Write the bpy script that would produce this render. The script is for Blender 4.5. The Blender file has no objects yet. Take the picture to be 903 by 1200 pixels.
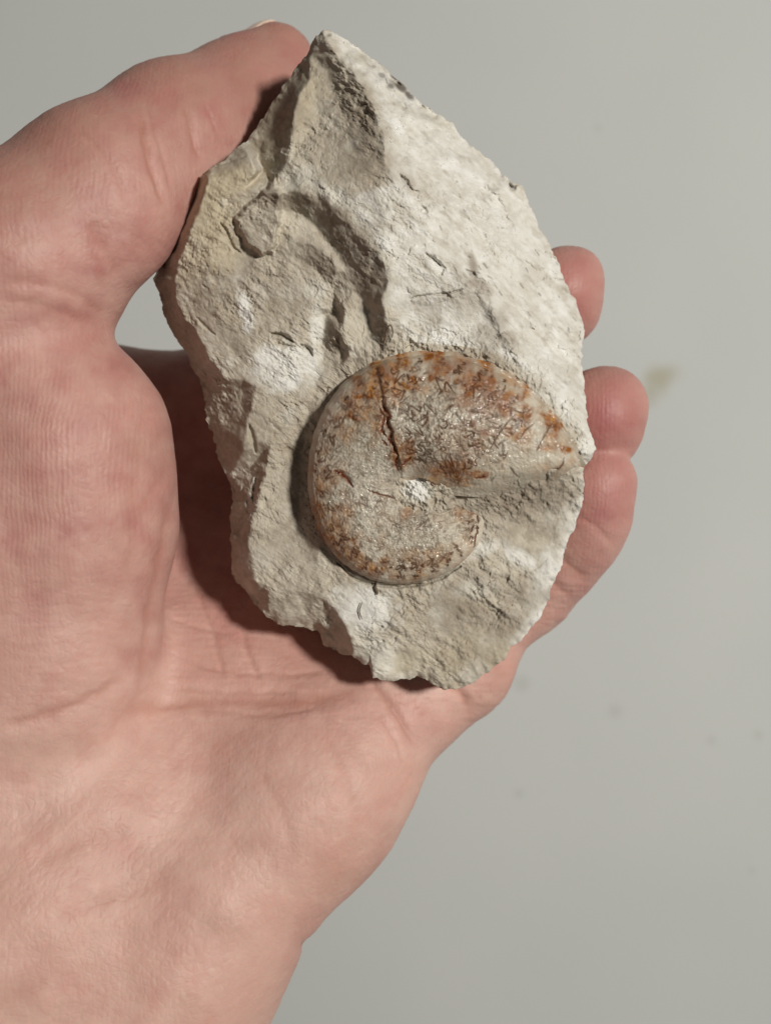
import bpy, math, random
import numpy as np
from mathutils import Vector
from mathutils.geometry import delaunay_2d_cdt

# ------------------------------------------------------------------ camera, world, lamp, exposure
scene = bpy.context.scene
col = scene.collection
PXM = 0.125            # millimetres per photo pixel in the plane of the rock (h = 0)
DIST = 165.0           # millimetres from the lens to that plane
Z0 = 300.0             # millimetres from the table to that plane

cam_d = bpy.data.cameras.new('camera')
cam = bpy.data.objects.new('camera', cam_d); col.objects.link(cam)
cam.location = (0, 0, (Z0 + DIST) / 1000)
cam_d.sensor_fit = 'VERTICAL'; cam_d.sensor_height = 5.0; cam_d.sensor_width = 5.0
cam_d.lens = 5.0 / 2 / (600 * PXM / DIST)
cam_d.clip_start = 0.005; cam_d.clip_end = 20
cam_d.dof.use_dof = True; cam_d.dof.focus_distance = (DIST - 2) / 1000; cam_d.dof.aperture_fstop = 2.6
scene.camera = cam

world = bpy.data.worlds.new('World'); scene.world = world; world.use_nodes = True
bg = world.node_tree.nodes['Background']
bg.inputs[0].default_value = (1.0, 0.99, 0.94, 1); bg.inputs[1].default_value = 0.055

LAZ, LEL = math.radians(17), math.radians(55)     # lamp: up and to the right of the hand
ldir = Vector((math.cos(LEL) * math.cos(LAZ), math.cos(LEL) * math.sin(LAZ), math.sin(LEL)))
ld = bpy.data.lights.new('ceiling_lamp_light', 'AREA'); ld.shape = 'DISK'; ld.size = 0.13
ld.energy = 12.7; ld.color = (1.0, 0.96, 0.89)
lo = bpy.data.objects.new('ceiling_lamp_light', ld); col.objects.link(lo)
lo.location = Vector((0, 0, Z0 / 1000)) + ldir * 1.1
lo.rotation_euler = ldir.to_track_quat('Z', 'Y').to_euler()

vs = scene.view_settings
vs.view_transform = 'Standard'; vs.look = 'None'; vs.exposure = 0.0; vs.gamma = 1.0
scene.render.engine = 'CYCLES'

# ------------------------------------------------------------------ helpers
rng = np.random.default_rng(7)
random.seed(7)

def P(px, py, h):
    """photo pixel + height over the rock plane (mm) -> millimetres"""
    px, py, h = np.asarray(px, float), np.asarray(py, float), np.asarray(h, float)
    k = PXM * (DIST - h) / DIST
    return np.stack(np.broadcast_arrays((px - 451.5) * k, -(py - 600) * k, h), -1)

def to_px(v):
    k = PXM * (DIST - v[:, 2]) / DIST
    return v[:, 0] / k + 451.5, -v[:, 1] / k + 600

def world_m(v):
    w = np.array(v, float); w[:, 2] += Z0
    return w / 1000.0

def _h(ix, iy, iz, seed):
    n = (ix.astype(np.int64) * 374761393 + iy.astype(np.int64) * 668265263 + iz.astype(np.int64) * 2147483647 + seed * 974711)
    n = (n ^ (n >> 13)) * 1274126177
    n = n & 0x7fffffff
    n = (n ^ (n >> 16)) & 0xffff
    return n.astype(np.float32) / 32767.5 - 1.0

def noise2(x, y, seed=0):
    x = np.asarray(x, np.float64); y = np.asarray(y, np.float64)
    x0 = np.floor(x); y0 = np.floor(y); fx = (x - x0).astype(np.float32); fy = (y - y0).astype(np.float32)
    ix = x0.astype(np.int64); iy = y0.astype(np.int64); z = np.zeros_like(ix)
    u = fx * fx * fx * (fx * (fx * 6 - 15) + 10); v = fy * fy * fy * (fy * (fy * 6 - 15) + 10)
    def g(dx, dy):
        a = _h(ix + dx, iy + dy, z, seed) * math.pi
        return np.cos(a) * (fx - dx) + np.sin(a) * (fy - dy)
    a = g(0, 0) * (1 - u) + g(1, 0) * u
    b = g(0, 1) * (1 - u) + g(1, 1) * u
    return (a * (1 - v) + b * v) * 1.5

def fbm2(x, y, octs=4, seed=0, gain=0.5, ridged=False):
    s = 0; a = 1.0; f = 1.0
    for i in range(octs):
        n = noise2(x * f + 17.3 * i, y * f - 9.1 * i, seed + i)
        if ridged: n = 1 - 2 * np.abs(n)
        s = s + a * n; a *= gain; f *= 2.03
    return s

def chips(x, y, seed, tilt=0.5):
    """small angular facets: every cell its own height and tilt"""
    ix = np.floor(x).astype(np.int64); iy = np.floor(y).astype(np.int64); z = np.zeros_like(ix)
    best = np.full(x.shape, 1e9); out = np.zeros(x.shape)
    for dx in (-1, 0, 1):
        for dy in (-1, 0, 1):
            cx = ix + dx + 0.5 + 0.48 * _h(ix + dx, iy + dy, z, seed); cy = iy + dy + 0.5 + 0.48 * _h(ix + dx, iy + dy, z, seed + 5)
            d = (x - cx) ** 2 + (y - cy) ** 2
            v = 0.55 * _h(ix + dx, iy + dy, z, seed + 9) + tilt * (_h(ix + dx, iy + dy, z, seed + 13) * (x - cx) + _h(ix + dx, iy + dy, z, seed + 17) * (y - cy))
            m = d < best
            best = np.where(m, d, best); out = np.where(m, v, out)
    return out

def sstep(a, b, x):
    t = np.clip((x - a) / (b - a), 0, 1)
    return t * t * (3 - 2 * t)

def blur(img, sig):
    r = int(sig * 3) + 1
    k = np.exp(-0.5 * (np.arange(-r, r + 1) / sig) ** 2); k /= k.sum()
    p = np.pad(img, ((r, r), (r, r)), mode='edge')
    p = sum(k[i] * p[i:i + img.shape[0], :] for i in range(2 * r + 1))
    return sum(k[i] * p[:, i:i + img.shape[1]] for i in range(2 * r + 1))

class Raster:
    """a map over a rectangle of the photo, res samples per pixel"""
    def __init__(s, x0, y0, x1, y1, res=1.0, val=0.0):
        s.x0, s.y0, s.res = x0, y0, res
        s.w = int((x1 - x0) * res) + 1; s.h = int((y1 - y0) * res) + 1
        s.a = np.full((s.h, s.w), val, np.float32)
        xs = x0 + np.arange(s.w) / res; ys = y0 + np.arange(s.h) / res
        s.X, s.Y = np.meshgrid(xs, ys)
    def sub(s, x0, y0, x1, y1):
        i0 = max(0, int((x0 - s.x0) * s.res)); i1 = min(s.w, int((x1 - s.x0) * s.res) + 2)
        j0 = max(0, int((y0 - s.y0) * s.res)); j1 = min(s.h, int((y1 - s.y0) * s.res) + 2)
        return slice(j0, j1), slice(i0, i1)
    def sample(s, px, py):
        u = np.clip((px - s.x0) * s.res, 0, s.w - 1.001); v = np.clip((py - s.y0) * s.res, 0, s.h - 1.001)
        i = u.astype(int); j = v.astype(int); fu = u - i; fv = v - j
        A = s.a
        return (A[j, i] * (1 - fu) + A[j, i + 1] * fu) * (1 - fv) + (A[j + 1, i] * (1 - fu) + A[j + 1, i + 1] * fu) * fv
    def stroke(s, pts, w, val, mode='max', taper=True):
        pts = np.array(pts, float); m = w * 2.5 + 2
        sl = s.sub(pts[:, 0].min() - m, pts[:, 1].min() - m, pts[:, 0].max() + m, pts[:, 1].max() + m)
        X, Y = s.X[sl], s.Y[sl]
        if X.size == 0: return
        d, t = poly_dist(X, Y, pts)
        ww = w * (1 - 0.75 * np.abs(2 * t - 1) ** 2) if taper else w
        g = val * np.exp(-(d / ww) ** 2)
        if mode == 'max': s.a[sl] = np.maximum(s.a[sl], g)
        else: s.a[sl] += g
    def blob(s, cx, cy, rx, ry, val, ang=0, soft=0.5):
        m = max(rx, ry) * 1.6
        sl = s.sub(cx - m, cy - m, cx + m, cy + m)
        X, Y = s.X[sl] - cx, s.Y[sl] - cy
        c, n = math.cos(ang), math.sin(ang)
        d = np.sqrt(((X * c + Y * n) / rx) ** 2 + ((-X * n + Y * c) / ry) ** 2)
        d = d + 0.35 * fbm2(s.X[sl] / 14, s.Y[sl] / 14, 3, 91)
        s.a[sl] = np.maximum(s.a[sl], val * (1 - sstep(1 - soft, 1 + soft, d)))

def poly_dist(X, Y, pts):
    best = np.full(X.shape, 1e9); bt = np.zeros(X.shape)
    L = np.hypot(*(pts[1:] - pts[:-1]).T); tot = max(L.sum(), 1e-6); acc = 0
    for k in range(len(pts) - 1):
        a, b = pts[k], pts[k + 1]; ab = b - a; l2 = max(ab @ ab, 1e-9)
        t = np.clip(((X - a[0]) * ab[0] + (Y - a[1]) * ab[1]) / l2, 0, 1)
        d = np.hypot(X - a[0] - t * ab[0], Y - a[1] - t * ab[1])
        m = d < best
        best = np.where(m, d, best); bt = np.where(m, (acc + t * L[k]) / tot, bt)
        acc += L[k]
    return best, bt

def poly_sd(X, Y, poly):
    """distance to a closed polyline, positive inside"""
    d, _ = poly_dist(X, Y, poly)
    ins = np.zeros(X.shape, bool); j = len(poly) - 2
    for i in range(len(poly) - 1):
        xi, yi = poly[i]; xj, yj = poly[j]
        ins ^= ((yi > Y) != (yj > Y)) & (X < (xj - xi) * (Y - yi) / (yj - yi + 1e-9) + xi); j = i
    return np.where(ins, d, -d)

def smooth_line(pts, n=8):
    """Catmull-Rom through the points"""
    p = [np.array(q, float) for q in pts]; p = [2 * p[0] - p[1]] + p + [2 * p[-1] - p[-2]]
    out = []
    for i in range(1, len(p) - 2):
        for k in range(n):
            t = k / n
            out.append(0.5 * ((2 * p[i]) + (-p[i - 1] + p[i + 1]) * t + (2 * p[i - 1] - 5 * p[i] + 4 * p[i + 1] - p[i + 2]) * t * t + (-p[i - 1] + 3 * p[i] - 3 * p[i + 1] + p[i + 2]) * t ** 3))
    out.append(p[-2])
    return np.array(out)

def mesh_obj(name, verts_mm, quads, mat, parent=None, attrs=None, tris=None, smooth=True):
    me = bpy.data.meshes.new(name)
    v = world_m(verts_mm).astype(np.float32)
    me.vertices.add(len(v)); me.vertices.foreach_set('co', v.ravel())
    quads = np.asarray(quads, np.int32).reshape(-1, 4)
    nt = 0 if tris is None else len(tris)
    loops = quads.ravel() if nt == 0 else np.concatenate([quads.ravel(), np.asarray(tris, np.int32).ravel()])
    me.loops.add(len(loops)); me.loops.foreach_set('vertex_index', loops)
    starts = np.concatenate([np.arange(len(quads)) * 4, len(quads) * 4 + np.arange(nt) * 3]).astype(np.int32)
    me.polygons.add(len(starts)); me.polygons.foreach_set('loop_start', starts)
    me.update(calc_edges=True); me.validate()
    if smooth: me.polygons.foreach_set('use_smooth', np.ones(len(me.polygons), bool))
    for k, a in (attrs or {}).items():
        at = me.attributes.new(k, 'FLOAT', 'POINT'); at.data.foreach_set('value', np.asarray(a, np.float32))
    me.materials.append(mat)
    o = bpy.data.objects.new(name, me); col.objects.link(o)
    if parent:
        o.parent = parent
        o.matrix_parent_inverse = parent.matrix_world.inverted() if parent.type != 'EMPTY' else o.matrix_parent_inverse
        if parent.type == 'EMPTY': o.location = -Vector(parent.location)
    return o

def tag(o, label, cat):
    o['label'] = label; o['category'] = cat

def nodes(name):
    m = bpy.data.materials.new(name); m.use_nodes = True
    nt = m.node_tree
    return m, nt, nt.nodes['Principled BSDF']

def N(nt, typ, ins=None, **props):
    n = nt.nodes.new(typ)
    for k, v in props.items(): setattr(n, k, v)
    for k, v in (ins or {}).items():
        if isinstance(v, bpy.types.NodeSocket): nt.links.new(v, n.inputs[k])
        else: n.inputs[k].default_value = v
    return n

def mixc(nt, f, a, b, blend='MIX'):
    n = nt.nodes.new('ShaderNodeMix'); n.data_type = 'RGBA'; n.blend_type = blend
    for i, v in ((0, f), (6, a), (7, b)):
        if isinstance(v, bpy.types.NodeSocket): nt.links.new(v, n.inputs[i])
        else: n.inputs[i].default_value = v if i == 0 else (*v, 1) if len(v) == 3 else v
    return n.outputs[2]

def mth(nt, op, a, b=0.0, c=None, clamp=False):
    n = nt.nodes.new('ShaderNodeMath'); n.operation = op; n.use_clamp = clamp
    for i, v in enumerate((a, b) if c is None else (a, b, c)):
        if isinstance(v, bpy.types.NodeSocket): nt.links.new(v, n.inputs[i])
        else: n.inputs[i].default_value = v
    return n.outputs[0]

def ramp(nt, f, a, b):
    n = N(nt, 'ShaderNodeMapRange', {0: f, 1: a, 2: b}); n.interpolation_type = 'SMOOTHSTEP'
    return n.outputs[0]

def attr(nt, name):
    return N(nt, 'ShaderNodeAttribute', attribute_name=name).outputs['Fac']

def noise(nt, vec, scale, detail=4, rough=0.5, dist=0.0):
    return N(nt, 'ShaderNodeTexNoise', {'Vector': vec, 'Scale': scale, 'Detail': detail, 'Roughness': rough, 'Distortion': dist}).outputs[0]

def objco(nt):
    return N(nt, 'ShaderNodeTexCoord').outputs['Object']

# ------------------------------------------------------------------ materials
def mat_table():
    m, nt, b = nodes('pale_worktop')
    co = objco(nt)
    c = mixc(nt, ramp(nt, noise(nt, co, 5, 3), 0.3, 0.7), (0.60, 0.62, 0.605), (0.65, 0.665, 0.645))
    c = mixc(nt, mth(nt, 'MULTIPLY', ramp(nt, noise(nt, co, 700, 2), 0.6, 0.8), 0.15), c, (0.25, 0.25, 0.23))
    def spot(px, py, r, colr, f, sx=1.0):
        nonlocal c
        k = PXM * (DIST + Z0) / DIST / 1000
        x, y = (px - 451.5) * k, -(py - 600) * k
        mp = N(nt, 'ShaderNodeMapping', {'Vector': co, 'Location': (-x, -y, 0)})
        dd = N(nt, 'ShaderNodeVectorMath', {0: mp.outputs[0], 1: (1 / (r * sx), 1 / r, 0)}, operation='MULTIPLY')
        ln = N(nt, 'ShaderNodeVectorMath', {0: dd.outputs[0]}, operation='LENGTH').outputs['Value']
        ln = mth(nt, 'ADD', ln, mth(nt, 'MULTIPLY', mth(nt, 'SUBTRACT', noise(nt, co, 90, 3), 0.5), 1.2))
        g = mth(nt, 'MULTIPLY', mth(nt, 'SUBTRACT', 1.0, ramp(nt, ln, 0.3, 1.2)), f)
        c = mixc(nt, g, c, colr)
    spot(766, 445, 0.0075, (0.40, 0.36, 0.22), 0.4, 1.0)
    spot(775, 440, 0.0055, (0.40, 0.36, 0.22), 0.35, 1.6)
    spot(758, 468, 0.005, (0.38, 0.34, 0.20), 0.35)
    for (x, y, r) in ((720, 833, .0035), (611, 800, .004), (833, 868, .003), (888, 862, .003), (880, 1020, .002), (607, 930, .0025), (700, 150, .0016)):
        spot(x, y, r, (0.40, 0.40, 0.37), 0.26)
    nt.links.new(c, b.inputs['Base Color'])
    b.inputs['Roughness'].default_value = 0.6
    b.inputs['Specular IOR Level'].default_value = 0.3
    bmp = N(nt, 'ShaderNodeBump', {'Strength': 0.06, 'Distance': 0.001, 'Height': noise(nt, co, 25, 2)})
    nt.links.new(bmp.outputs[0], b.inputs['Normal'])
    return m

def mat_skin():
    m, nt, b = nodes('palm_skin')
    co = objco(nt)
    base = mixc(nt, ramp(nt, noise(nt, co, 45, 4, 0.6), 0.36, 0.66), (0.57, 0.345, 0.285), (0.64, 0.415, 0.35))
    base = mixc(nt, mth(nt, 'MULTIPLY', ramp(nt, noise(nt, co, 170, 3, 0.6), 0.48, 0.74), 0.28), base, (0.56, 0.25, 0.20))
    base = mixc(nt, mth(nt, 'MULTIPLY', ramp(nt, noise(nt, co, 420, 2, 0.6), 0.55, 0.8), 0.3), base, (0.72, 0.50, 0.40))
    base = mixc(nt, attr(nt, 'tan_and_shadow'), base, (0.40, 0.235, 0.175))  # browner back of the thumb, with its shade painted in
    base = mixc(nt, attr(nt, 'red'), base, (0.37, 0.125, 0.12))
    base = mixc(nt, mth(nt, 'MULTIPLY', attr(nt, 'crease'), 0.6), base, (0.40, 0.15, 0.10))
    nt.links.new(base, b.inputs['Base Color'])
    b.inputs['Subsurface Weight'].default_value = 0.35
    b.inputs['Subsurface Radius'].default_value = (1.0, 0.32, 0.18)
    b.inputs['Subsurface Scale'].default_value = 0.0028
    b.inputs['Specular IOR Level'].default_value = 0.36
    nt.links.new(mth(nt, 'ADD', 0.42, mth(nt, 'MULTIPLY', noise(nt, co, 260, 3), 0.22)), b.inputs['Roughness'])
    wob = N(nt, 'ShaderNodeVectorMath', {0: co, 1: N(nt, 'ShaderNodeVectorMath', {0: N(nt, 'ShaderNodeTexNoise', {'Vector': co, 'Scale': 70.0, 'Detail': 2.0}).outputs[1], 'Scale': 0.0035}, operation='SCALE').outputs[0]}, operation='ADD').outputs[0]
    wave = N(nt, 'ShaderNodeTexWave', {'Vector': wob, 'Scale': 470.0, 'Distortion': 1.2, 'Detail': 1.0, 'Detail Scale': 1.5}, bands_direction='X').outputs[1]
    wv = mth(nt, 'MULTIPLY', mth(nt, 'MULTIPLY', wave, attr(nt, 'ridges')), 0.5)
    vor = N(nt, 'ShaderNodeTexVoronoi', {'Vector': wob, 'Scale': 900.0}, feature='DISTANCE_TO_EDGE').outputs[0]
    hgt = mth(nt, 'ADD', wv, mth(nt, 'MULTIPLY', ramp(nt, vor, 0.0, 0.25), 0.35))
    hgt = mth(nt, 'ADD', hgt, mth(nt, 'MULTIPLY', noise(nt, co, 600, 4, 0.6), 0.9))
    bmp = N(nt, 'ShaderNodeBump', {'Strength': 0.36, 'Distance': 0.00015, 'Height': hgt})
    nt.links.new(bmp.outputs[0], b.inputs['Normal'])
    return m

def mat_nail():
    m, nt, b = nodes('nail')
    co = objco(nt)
    c = mixc(nt, ramp(nt, noise(nt, co, 300, 3), 0.4, 0.6), (0.66, 0.45, 0.36), (0.72, 0.54, 0.44))
    nt.links.new(c, b.inputs['Base Color'])
    b.inputs['Roughness'].default_value = 0.3
    b.inputs['Subsurface Weight'].default_value = 0.2; b.inputs['Subsurface Scale'].default_value = 0.001
    return m

def mat_stone():
    m, nt, b = nodes('limestone')
    co = objco(nt)
    n1 = ramp(nt, noise(nt, co, 60, 5, 0.6), 0.36, 0.66)
    n2 = ramp(nt, noise(nt, co, 260, 5, 0.65, 0.4), 0.42, 0.66)
    n3 = ramp(nt, noise(nt, co, 1100, 3, 0.6), 0.42, 0.7)
    c = mixc(nt, n1, (0.405, 0.352, 0.275), (0.535, 0.485, 0.395))
    c = mixc(nt, mth(nt, 'MULTIPLY', n2, 0.5), c, (0.34, 0.285, 0.215))
    c = mixc(nt, mth(nt, 'MULTIPLY', n3, 0.35), c, (0.66, 0.62, 0.54))
    c = mixc(nt, mth(nt, 'MULTIPLY', attr(nt, 'ochre'), 0.6), c, (0.56, 0.47, 0.30))
    br = mth(nt, 'MULTIPLY', attr(nt, 'brown_and_shadow'), mth(nt, 'ADD', 0.6, mth(nt, 'MULTIPLY', n2, 0.4)))
    c = mixc(nt, br, c, (0.235, 0.19, 0.145))  # brown patches, and shade painted on scars, hollow and recess
    wh = mth(nt, 'MULTIPLY', attr(nt, 'white'), mth(nt, 'SUBTRACT', 1.0, mth(nt, 'MULTIPLY', n2, 0.35)))
    c = mixc(nt, wh, c, (0.74, 0.73, 0.69))
    c = mixc(nt, attr(nt, 'dark'), c, (0.07, 0.05, 0.04))
    nt.links.new(c, b.inputs['Base Color'])
    b.inputs['Roughness'].default_value = 0.92
    b.inputs['Specular IOR Level'].default_value = 0.25
    h = mth(nt, 'ADD', noise(nt, co, 900, 5, 0.7), mth(nt, 'MULTIPLY', noise(nt, co, 350, 4, 0.6), 1.3))
    amt = mth(nt, 'SUBTRACT', 1.0, mth(nt, 'MULTIPLY', attr(nt, 'white'), 0.25))
    bmp = N(nt, 'ShaderNodeBump', {'Strength': mth(nt, 'MULTIPLY', amt, 0.30), 'Distance': 0.00035, 'Height': h})
    nt.links.new(bmp.outputs[0], b.inputs['Normal'])
    return m

def mat_shell():
    m, nt, b = nodes('fossil_shell')
    co = objco(nt)
    n1 = ramp(nt, noise(nt, co, 140, 5, 0.6), 0.38, 0.66)
    n2 = ramp(nt, noise(nt, co, 700, 4, 0.65), 0.42, 0.66)
    c = mixc(nt, n1, (0.44, 0.39, 0.305), (0.57, 0.52, 0.43))
    c = mixc(nt, mth(nt, 'MULTIPLY', n2, 0.25), c, (0.34, 0.27, 0.20))
    c = mixc(nt, attr(nt, 'pale'), c, (0.58, 0.54, 0.45))
    c = mixc(nt, attr(nt, 'rust'), c, mixc(nt, n2, (0.22, 0.07, 0.01), (0.42, 0.19, 0.045)))
    c = mixc(nt, attr(nt, 'plum'), c, (0.24, 0.125, 0.08))
    c = mixc(nt, attr(nt, 'suture'), c, mixc(nt, attr(nt, 'rust'), (0.09, 0.05, 0.028), (0.10, 0.03, 0.008)))
    c = mixc(nt, attr(nt, 'crack'), c, (0.13, 0.03, 0.009))
    nt.links.new(c, b.inputs['Base Color'])
    gl = attr(nt, 'gloss')
    nt.links.new(mth(nt, 'SUBTRACT', 0.75, mth(nt, 'MULTIPLY', gl, 0.25)), b.inputs['Roughness'])
    nt.links.new(mth(nt, 'MULTIPLY', gl, 0.5), b.inputs['Coat Weight'])
    b.inputs['Coat Roughness'].default_value = 0.09
    b.inputs['Specular IOR Level'].default_value = 0.12
    h = mth(nt, 'ADD', noise(nt, co, 1100, 4, 0.65), mth(nt, 'MULTIPLY', noise(nt, co, 2300, 2, 0.5), 0.6))
    bmp = N(nt, 'ShaderNodeBump', {'Strength': 0.35, 'Distance': 0.00030, 'Height': h})
    nt.links.new(bmp.outputs[0], b.inputs['Normal'])
    bm2 = N(nt, 'ShaderNodeBump', {'Strength': 0.55, 'Distance': 0.0003, 'Height': noise(nt, co, 1500, 3, 0.6)})
    nt.links.new(bm2.outputs[0], b.inputs['Coat Normal'])
    return m

def mat_plain(name, colr, rough=0.8):
    m, nt, b = nodes(name)
    co = objco(nt)
    c = mixc(nt, noise(nt, co, 900, 3), colr, tuple(x * 0.6 for x in colr))
    nt.links.new(c, b.inputs['Base Color']); b.inputs['Roughness'].default_value = rough
    return m

M_TABLE, M_SKIN, M_NAIL, M_STONE, M_SHELL = mat_table(), mat_skin(), mat_nail(), mat_stone(), mat_shell()
M_ROOT = mat_plain('dry_rootlet', (0.20, 0.14, 0.09))

# ------------------------------------------------------------------ the surface below
def make_table():
    n = 24; s = 1600.0
    g = np.linspace(-s, s, n)
    X, Y = np.meshgrid(g, g)
    v = np.stack([X.ravel(), Y.ravel(), np.full(n * n, -Z0)], -1)
    i = np.arange(n * n).reshape(n, n)
    q = np.stack([i[:-1, :-1], i[:-1, 1:], i[1:, 1:], i[1:, :-1]], -1).reshape(-1, 4)
    o = mesh_obj('worktop', v, q, M_TABLE)
    o['kind'] = 'structure'
make_table()

# ------------------------------------------------------------------ the hand: one distance field, one skin
CELL = 0.7
GX, GY, GZ = (-125.0, 52.0), (-150.0, 94.0), (-62.0, 24.0)

def make_hand():
    gx = np.arange(GX[0], GX[1], CELL, dtype=np.float32)
    gy = np.arange(GY[0], GY[1], CELL, dtype=np.float32)
    gz = np.arange(GZ[0], GZ[1], CELL, dtype=np.float32)
    shape = (len(gx), len(gy), len(gz))
    BIG = 12.0
    def smin(a, b, k):
        if k <= 0: return np.minimum(a, b)
        h = np.clip(0.5 + 0.5 * (b - a) / k, 0, 1)
        return b + (a - b) * h - k * h * (1 - h)
    def cone(F, a, b, k, sq=1.0):
        """a, b = (px, py, h, r); round cone blended into F"""
        A = P(*a[:3]); B = P(*b[:3]); ra, rb = a[3], b[3]
        m = max(ra, rb) + k + 5
        lo = np.minimum(A, B) - m; hi = np.maximum(A, B) + m
        sl = []
        for g, l, h in zip((gx, gy, gz), lo, hi):
            i0, i1 = np.searchsorted(g, [l, h]); sl.append(slice(int(i0), int(i1)))
        X = gx[sl[0]][:, None, None]; Y = gy[sl[1]][None, :, None]; Z = gz[sl[2]][None, None, :]
        if X.size == 0 or Y.size == 0 or Z.size == 0: return
        ab = (B - A).astype(np.float32); l2 = max(float(ab @ ab), 1e-6)
        t = np.clip(((X - A[0]) * ab[0] + (Y - A[1]) * ab[1] + (Z - A[2]) * ab[2]) / l2, 0, 1)
        d = np.sqrt((X - A[0] - t * ab[0]) ** 2 + (Y - A[1] - t * ab[1]) ** 2 + ((Z - A[2] - t * ab[2]) / sq) ** 2) - (ra + (rb - ra) * t)
        F[tuple(sl)] = smin(F[tuple(sl)], d.astype(np.float32), k)
    def chain(F, pts, k):
        for a, b in zip(pts[:-1], pts[1:]): cone(F, a, b, k)
    new = lambda: np.full(shape, BIG, np.float32)

    palm = new()
    for c in PALM: chain(palm, c, 9)
    then = new(); chain(then, THENAR, 6)
    for c in THENAR2: chain(then, c, 7)
    F = smin(palm, then, 4.0); del palm, then
    th = new(); chain(th, THUMB, 3.0)
    for c in THUMB2: chain(th, c, 5.0)
    F = smin(F, th, 3.0); del th
    fing = new()
    for c, pads in zip(FINGERS, PADS):
        g = new(); chain(g, c, 2.5)
        for p in pads: cone(g, p, (p[0] + 1, p[1], p[2], p[3]), 2.5)     # soft pads of the tips
        fing = smin(fing, g, 0.6); del g
    F = smin(F, fing, 5.0); del fing
    F[0], F[-1], F[:, 0], F[:, -1], F[:, :, 0], F[:, :, -1] = BIG, BIG, BIG, BIG, BIG, BIG

    # naive surface nets
    ins = F < 0
    cnt = np.zeros(tuple(s - 1 for s in shape), np.int8)
    for dx in (0, 1):
        for dy in (0, 1):
            for dz in (0, 1):
                cnt += ins[dx:shape[0] - 1 + dx, dy:shape[1] - 1 + dy, dz:shape[2] - 1 + dz]
    act = np.argwhere((cnt > 0) & (cnt < 8))
    idx = np.full(cnt.shape, -1, np.int32); idx[tuple(act.T)] = np.arange(len(act))
    cor = [(x, y, z) for x in (0, 1) for y in (0, 1) for z in (0, 1)]
    val = [F[act[:, 0] + c[0], act[:, 1] + c[1], act[:, 2] + c[2]] for c in cor]
    acc = np.zeros((len(act), 3)); n = np.zeros(len(act))
    for i in range(8):
        for j in range(i + 1, 8):
            if sum(abs(cor[i][k] - cor[j][k]) for k in range(3)) != 1: continue
            a, b = val[i], val[j]; m = (a < 0) != (b < 0)
            t = np.where(m, a / np.where(m, a - b, 1), 0)
            p = np.array(cor[i])[None] + t[:, None] * (np.array(cor[j]) - np.array(cor[i]))[None]
            acc[m] += p[m]; n[m] += 1
    V = (act + acc / n[:, None]) * CELL + np.array([gx[0], gy[0], gz[0]])
    quads = []
    for ax in range(3):
        o = [k for k in range(3) if k != ax]
        a = [slice(1, -1)] * 3; b = [slice(1, -1)] * 3
        a[ax] = slice(0, -1); b[ax] = slice(1, None)
        A, B = ins[tuple(a)], ins[tuple(b)]
        for flip, mk in ((False, A & ~B), (True, ~A & B)):
            e = np.argwhere(mk)
            off = np.ones(3, int); off[ax] = 0
            e = e + off
            u = np.zeros(3, int); u[o[0]] = 1; w = np.zeros(3, int); w[o[1]] = 1
            q = [idx[tuple((e - d).T)] for d in (u * 0, u, u + w, w)]
            if (ax == 1) != flip: q = q[::-1]
            quads.append(np.stack(q, -1))
    Q = np.concatenate(quads)
    Q = Q[(Q >= 0).all(1)]
    return V, Q

# palm side of a left hand; (pixel x, pixel y, height mm, radius mm)
PALM = [
    [(-90, 640, -24, 13), (112, 490, -43, 11.5), (285, 472, -41, 9.8)],
    [(-90, 700, -22, 13), (120, 600, -43, 11), (285, 482, -40, 9.6)],          # towards the index
    [(-60, 800, -20, 14), (150, 720, -33, 11.5), (385, 590, -39, 9.8)],
    [(0, 900, -18, 15), (200, 800, -25, 11.5), (455, 680, -33, 9.8)],
    [(60, 980, -15, 16), (300, 850, -23, 12), (510, 765, -27, 9.5)],            # towards the little finger
    [(455, 838, -20, 10), (368, 926, -16, 13.3), (260, 1035, -12, 16.2)],         # outer edge of the palm
    [(180, 1142, -10, 17.2), (0, 1320, -10, 24)],
    [(100, 950, -14, 18), (10, 1080, -12, 22), (-160, 1320, -12, 27), (-420, 1640, -12, 30)],
    [(180, 1142, -12, 17), (60, 1000, -14, 18)],
    [(-90, 700, -22, 13), (-60, 800, -20, 16), (10, 1080, -12, 22)],
    [(-150, 850, -16, 18), (-200, 1100, -14, 24), (-300, 1350, -14, 27)],
]
THENAR = [(30, 448, -3, 13.0), (68, 520, -4, 15.5), (74, 615, -6, 15.8), (50, 760, -9, 16.5), (0, 900, -10, 17)]
THENAR2 = [[(-60, 470, -6, 16), (-60, 620, -6, 19), (-80, 800, -9, 20)]]
THUMB = [(-80, 400, -2, 17), (16, 312, -1, 15.0), (116, 226, -4, 12.6), (205, 163, -14, 11.4), (284, 113, -24, 9.2), (322, 78, -28, 7.2)]
THUMB2 = [[(50, 285, 1, 10), (122, 262, -1, 8.6)], [(-60, 360, -5, 13), (86, 348, -4, 5.9)]]
FINGERS = [
    [(285, 482, -38, 9.4), (420, 372, -42, 8.6), (500, 292, -38, 7.8), (545, 262, -30, 6.8)],
    [(385, 590, -40, 9.6), (530, 462, -43, 8.8), (612, 382, -33, 7.9), (655, 342, -20, 6.9)],
    [(455, 680, -36, 9.4), (565, 570, -42, 8.6), (640, 502, -30, 7.9), (699, 487, -17, 7.4)],
    [(515, 765, -28, 8.6), (618, 690, -26, 7.5), (676, 625, -20, 6.9), (696, 577, -16, 6.3)],
]
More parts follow.
